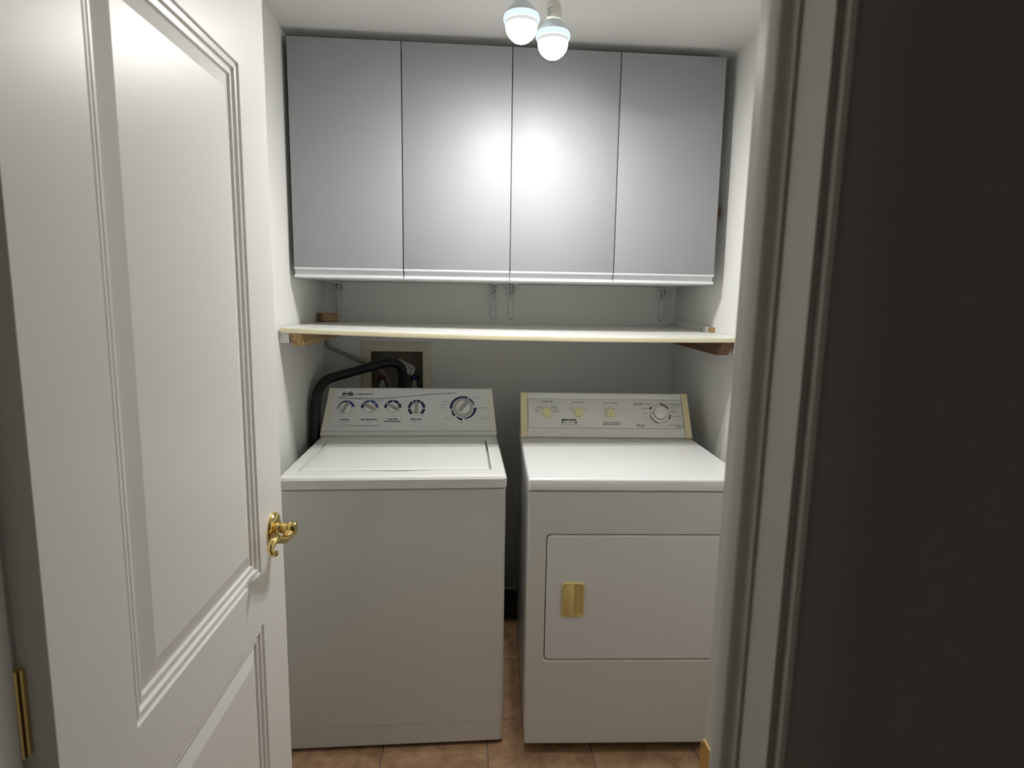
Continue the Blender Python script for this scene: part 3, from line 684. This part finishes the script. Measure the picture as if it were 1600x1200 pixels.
def dcons(x0, x1, grow=0.0):
    b = bmesh.new(); pr = [(y-grow if y < 0.6 else y+grow*0.3, z+(grow*0.6 if z > 1.0 else 0.0)) for y, z in DP]
    return loft(b, [[(x, y, z) for y, z in pr] for x in (x0, x1)], None, True, True)
dcon = obj('console', dcons(0.0262, DWD-0.0262), 'dconsole', dz, smooth=False)
obj('end_cap', dcons(0.0, 0.0250, 0.0016), 'dcap', dz, smooth=False); obj('end_cap', dcons(DWD-0.0250, DWD, 0.0016), 'dcap', dz, smooth=False)
G0 = Vector((0, 0.5420, DZT+0.010)); G1 = Vector((0, 0.6310, 1.0760)); gm = frame_mx(G0, (1, 0, 0), G1-G0); GV = 0.0105
gv_ = lambda v: v-GV
# raised instruction plate
bm = bmesh.new(); pl = lambda d, n_: rrect(0.0275+d, DWD-0.0275-d, gv_(0.0400)+d, gv_(0.1635)-d, 0.001, n_, 2)
loft(bm, [pl(0.0, 0.0002), pl(0.0, 0.0010), pl(0.0008, 0.0016)], gm, False, True)
plate = obj('control_plate', bm, 'dconsole', dz)
gp = gm @ Matrix.Translation((0, 0, 0.0016))
U0, U1, V0_, V1_ = 0.0285, DWD-0.0285, gv_(0.0412), gv_(0.1623)
stroke_print('border_line', 'line', plate, gp, [(U0, V1_), (U1, V1_)], 0.0009, 0.0003); stroke_print('border_line', 'line', plate, gp, [(U0, V0_), (U1, V0_)], 0.0013, 0.0003)
stroke_print('border_line', 'ink', plate, gp, [(U1, V0_), (U1, V1_)], 0.0008, 0.0003); stroke_print('border_line', 'ink', plate, gp, [(U0, V0_), (U0, V1_)], 0.0008, 0.0003)
for u, v, a in ((0.1023, 0.1040, 155), (0.2305, 0.1050, 90), (0.3564, 0.1035, 88)):
    m_ = gp @ Matrix.Translation((u, gv_(v), 0)); b = bmesh.new()
    lathe(b, [(0.0185, 0.0006), (0.0185, 0.004), (0.0165, 0.012), (0.0145, 0.0135), (0.004, 0.0138)], m_, 26); k = obj('control_knob', b, 'cream_knob', dz)
    b = bmesh.new(); mr = m_ @ Matrix.Rotation(math.radians(a), 4, 'Z')
    loft(b, [rrect(-0.0150, 0.0160, -0.0045, 0.0045, 0.003, 0.0125, 3, None, 2), rrect(-0.0150, 0.0160, -0.0040, 0.0040, 0.003, 0.018, 3, None, 2), rrect(-0.013, 0.014, -0.0022, 0.0022, 0.002, 0.0205, 3, None, 2)], mr, True, True)
    obj('grip', b, 'cream_knob', k)
    stroke_print('pointer_mark', 'ink', plate, gp, [(u, gv_(v)+0.0195), (u, gv_(v)+0.0225)], 0.004)
mt = gp @ Matrix.Translation((0.5555, gv_(0.1035), 0))
b = bmesh.new(); lathe(b, [(0.0365, 0.0006), (0.0365, 0.0025), (0.0350, 0.0035), (0.027, 0.0037)], mt, 40); dk = obj('timer_dial', b, 'dconsole', dz)
b = bmesh.new(); lathe(b, [(0.0245, 0.003), (0.0245, 0.014), (0.0225, 0.0165), (0.006, 0.017)], mt, 32); obj('dial_cap', b, 'knob', dk)
b = bmesh.new(); loft(b, [rrect(-0.019, 0.019, -0.0045, 0.0045, 0.003, 0.0165, 3, None, 2), rrect(-0.018, 0.018, -0.003, 0.003, 0.002, 0.021, 3, None, 2)], mt @ Matrix.Rotation(math.radians(-12), 4, 'Z'), True, True); obj('dial_grip', b, 'knob', dk)
cu, cv = 0.5555, gv_(0.1035)
arc_print('dial_ring', 'ink', plate, gp, cu, cv, 0.0245, 0.0262, 0, 360, n=48, h=0.0040)
for a0, a1, c, ra, rb in ((152, 138, 'ink', 0.038, 0.046), (84, 30, 'greyink', 0.038, 0.0465), (-4, -34, 'greyink', 0.0385, 0.0455), (188, 262, 'line', 0.0375, 0.0425), (130, 96, 'line', 0.0385, 0.0400), (196, 250, 'ink', 0.0365, 0.0378), (-40, -84, 'line', 0.0385, 0.0400), (178, 172, 'ink', 0.027, 0.034)):
    arc_print('dial_mark', c, plate, gp, cu, cv, ra, rb, a0, a1, h=0.0008 if ra > 0.03 else 0.0042)
def dt(s, u, v, size=0.0078, m='greyink', **k): return text('printed_text', s, size, m, plate, gp, u, gv_(v), **k)
dt('TEMPERATURE', 0.1034, 0.1510, 0.0080, 'ink'); dt('CYCLE SIGNAL', 0.2300, 0.1495, 0.0080, 'ink'); dt('PUSH TO START', 0.3592, 0.1480, 0.0080, 'ink')
dt('LOW\nDELICATE', 0.0760, 0.1265, 0.0064); dt('MEDIUM\nPERM PRESS', 0.1330, 0.1265, 0.0064)
dt('AIR DRY\nFLUFF', 0.0660, 0.1115, 0.0066); dt('HIGH\nREGULAR', 0.1420, 0.1110, 0.0064)
dt('OFF', 0.2030, 0.1260, 0.0064); dt('LOW', 0.1990, 0.1180, 0.0060); dt('HIGH', 0.2600, 0.1190, 0.0064)
dt('ON', 0.3720, 0.1230, 0.0060)
text('badge_lettering', 'HEAVY DUTY', 0.0098, 'ink', plate, gp, 0.1900, gv_(0.0740), bold=0.0009, sx=0.98)
text('badge_lettering', 'CAPACITY', 0.0092, 'greyink', plate, gp, 0.1920, gv_(0.0640), shear=0.3)
for u in (0.1640, 0.2180): arc_print('badge_dot', 'ink', plate, gp, u, gv_(0.0645), 0.0004, 0.0040, 0, 360, n=14)
dt('5 CYCLE AUTOMATIC', 0.1920, 0.0540, 0.0068)
dt('CLEAN LINT SCREEN', 0.3600, 0.0640, 0.0074, bold=0.0002); dt('BEFORE EACH LOAD', 0.3600, 0.0560, 0.0074, 'ink', bold=0.0001)
dt('AUTOMATIC\nPERM PRESS', 0.4720, 0.1440, 0.0072, 'ink'); dt('AUTOMATIC\nREGULAR', 0.6260, 0.1420, 0.0072, 'ink'); dt('TIMED DRY\nMINUTES', 0.4740, 0.0520, 0.0072, 'ink'); dt('AUTOMATIC\nKNITS', 0.6290, 0.0500, 0.0072, 'ink')
dt('LESS DRY', 0.5130, 0.1440, 0.0066); dt('MORE DRY', 0.5900, 0.1425, 0.0066); dt('NORMAL', 0.5000, 0.1260, 0.0066); dt('NORMAL', 0.6060, 0.1290, 0.0062); dt('OFF', 0.4980, 0.1035, 0.0066); dt('COOL\nDOWN', 0.6110, 0.1140, 0.0060); dt('MORE DRY', 0.6220, 0.0920, 0.0066); dt('OFF', 0.5970, 0.0560, 0.0066); dt('70', 0.5050, 0.0840, 0.0058); dt('60', 0.5170, 0.0680, 0.0058); dt('50', 0.5340, 0.0590, 0.0058); dt('OFF', 0.5550, 0.0540, 0.0060)

# ------------------------------------------------------------------ dark vent duct on the floor behind the machines
bm = bmesh.new(); pts = []
for k in range(40):
    t_ = k/39; pts.append((0.34-0.42*t_, 2.560+0.045*math.sin(t_*2.4), 0.065+0.012*math.sin(t_*3.1)))
tube(bm, pts, [0.052 if k % 2 else 0.046 for k in range(40)], 18, 1)
tag(obj('vent_duct', bm, 'duct'), 'dark corrugated vent duct lying on floor behind the machines', 'duct')

# ------------------------------------------------------------------ hanging lamps
def lamp(x, y, zr, sock, lab, sl):
    t = thing('pendant_lamp', lab, 'lamp', (x, y, zr), 0, 'bare bulbs hanging from the ceiling')
    R_, c_ = 0.043, -0.017
    b = bmesh.new(); loft(b, [circ(r, z, 40) for r, z in [(0.0425, -0.006), (0.0432, -0.011), (0.043, c_)]])
    obj('bulb_neck', b, 'frost_dim', t)
    b = bmesh.new(); n_ = 5
    loft(b, [circ(R_*math.sin(math.radians(90-(90-LENS_DEG)*k/n_)), c_-R_*math.cos(math.radians(90-(90-LENS_DEG)*k/n_)), 24) for k in range(n_+1)])
    g = obj('bulb_globe', b, 'frost', t); g['label'] = 'frosted glowing side of the bulb'
    b = bmesh.new()
    lathe(b, [(R_*math.sin(math.radians(LENS_DEG*k/6)), c_-R_*math.cos(math.radians(LENS_DEG*k/6))) for k in (6, 4, 2, 0.1)], None, 24)
    g = obj('bulb_lens', b, 'glow', t); g['label'] = 'brightly glowing underside of the bulb'
    b = bmesh.new(); loft(b, [circ(r, z, 40) for r, z in [(0.0420, -0.0055), (0.0475, -0.0075), (0.0492, -0.003), (0.0490, 0.003), (0.0465, 0.009)]])
    g = obj('bulb_rim', b, 'rimglow', t); g['label'] = 'pale blue glowing rim of the bulb'
    b = bmesh.new(); loft(b, [circ(r, z, 40) for r, z in [(0.0468, 0.0085), (0.0430, 0.016), (0.0350, 0.027), (0.0275, 0.034), (0.0245, 0.040)]])
    obj('bulb_collar', b, 'collar', t)
    top = ZC-zr
    hs = min(0.098, top-0.004)
    b = bmesh.new(); lathe(b, [(0.0225, 0.039), (0.0230, 0.055), (0.0225, hs-0.020), (0.0180, hs-0.008), (0.0090, hs-0.002), (0.0060, hs)], None, 28)
    s = obj('socket', b, sock, t)
    if sl:
        n = 6
        def patch(z0, z1, rr, a0, a1, m, nm):
            b = bmesh.new(); lo, hi = [], []
            for k in range(n+1):
                a = math.radians(a0+(a1-a0)*k/n)
                lo.append(b.verts.new((rr*math.cos(a), rr*math.sin(a), z0))); hi.append(b.verts.new((rr*math.cos(a), rr*math.sin(a), z1)))
            for k in range(n): b.faces.new((lo[k], lo[k+1], hi[k+1], hi[k]))
            return obj(nm, b, m, s)
        q = patch(0.044, 0.070, 0.0233, -148, -95, 'white_metal', 'rating_label'); q['label'] = 'small printed label on the socket'
        for zz in (0.047, 0.052, 0.057, 0.062, 0.066): patch(zz, zz+0.0020, 0.0235, -145, -103 - 8*(int(zz*1000) % 3), 'greyink', 'label_print')
    if top-hs > 0.006:
        b = bmesh.new(); lathe(b, [(0.0045, hs-0.003), (0.0045, top-0.0006)], None, 10); obj('cord', b, 'cordm', t)
    b = bmesh.new(); lathe(b, [(0.012, top-0.016), (0.030, top-0.012), (0.034, top-0.005), (0.034, top-0.0006)], None, 24); obj('ceiling_rose', b, 'socket', t)
lamp(0.1542, 1.72, 2.1960, 'psocket', 'lit bare bulb hanging at left, with pinkish socket', False)
lamp(0.2528, 1.81, 2.1930, 'socket', 'lit bare bulb hanging at right, lower in view, with labelled cream socket', True)
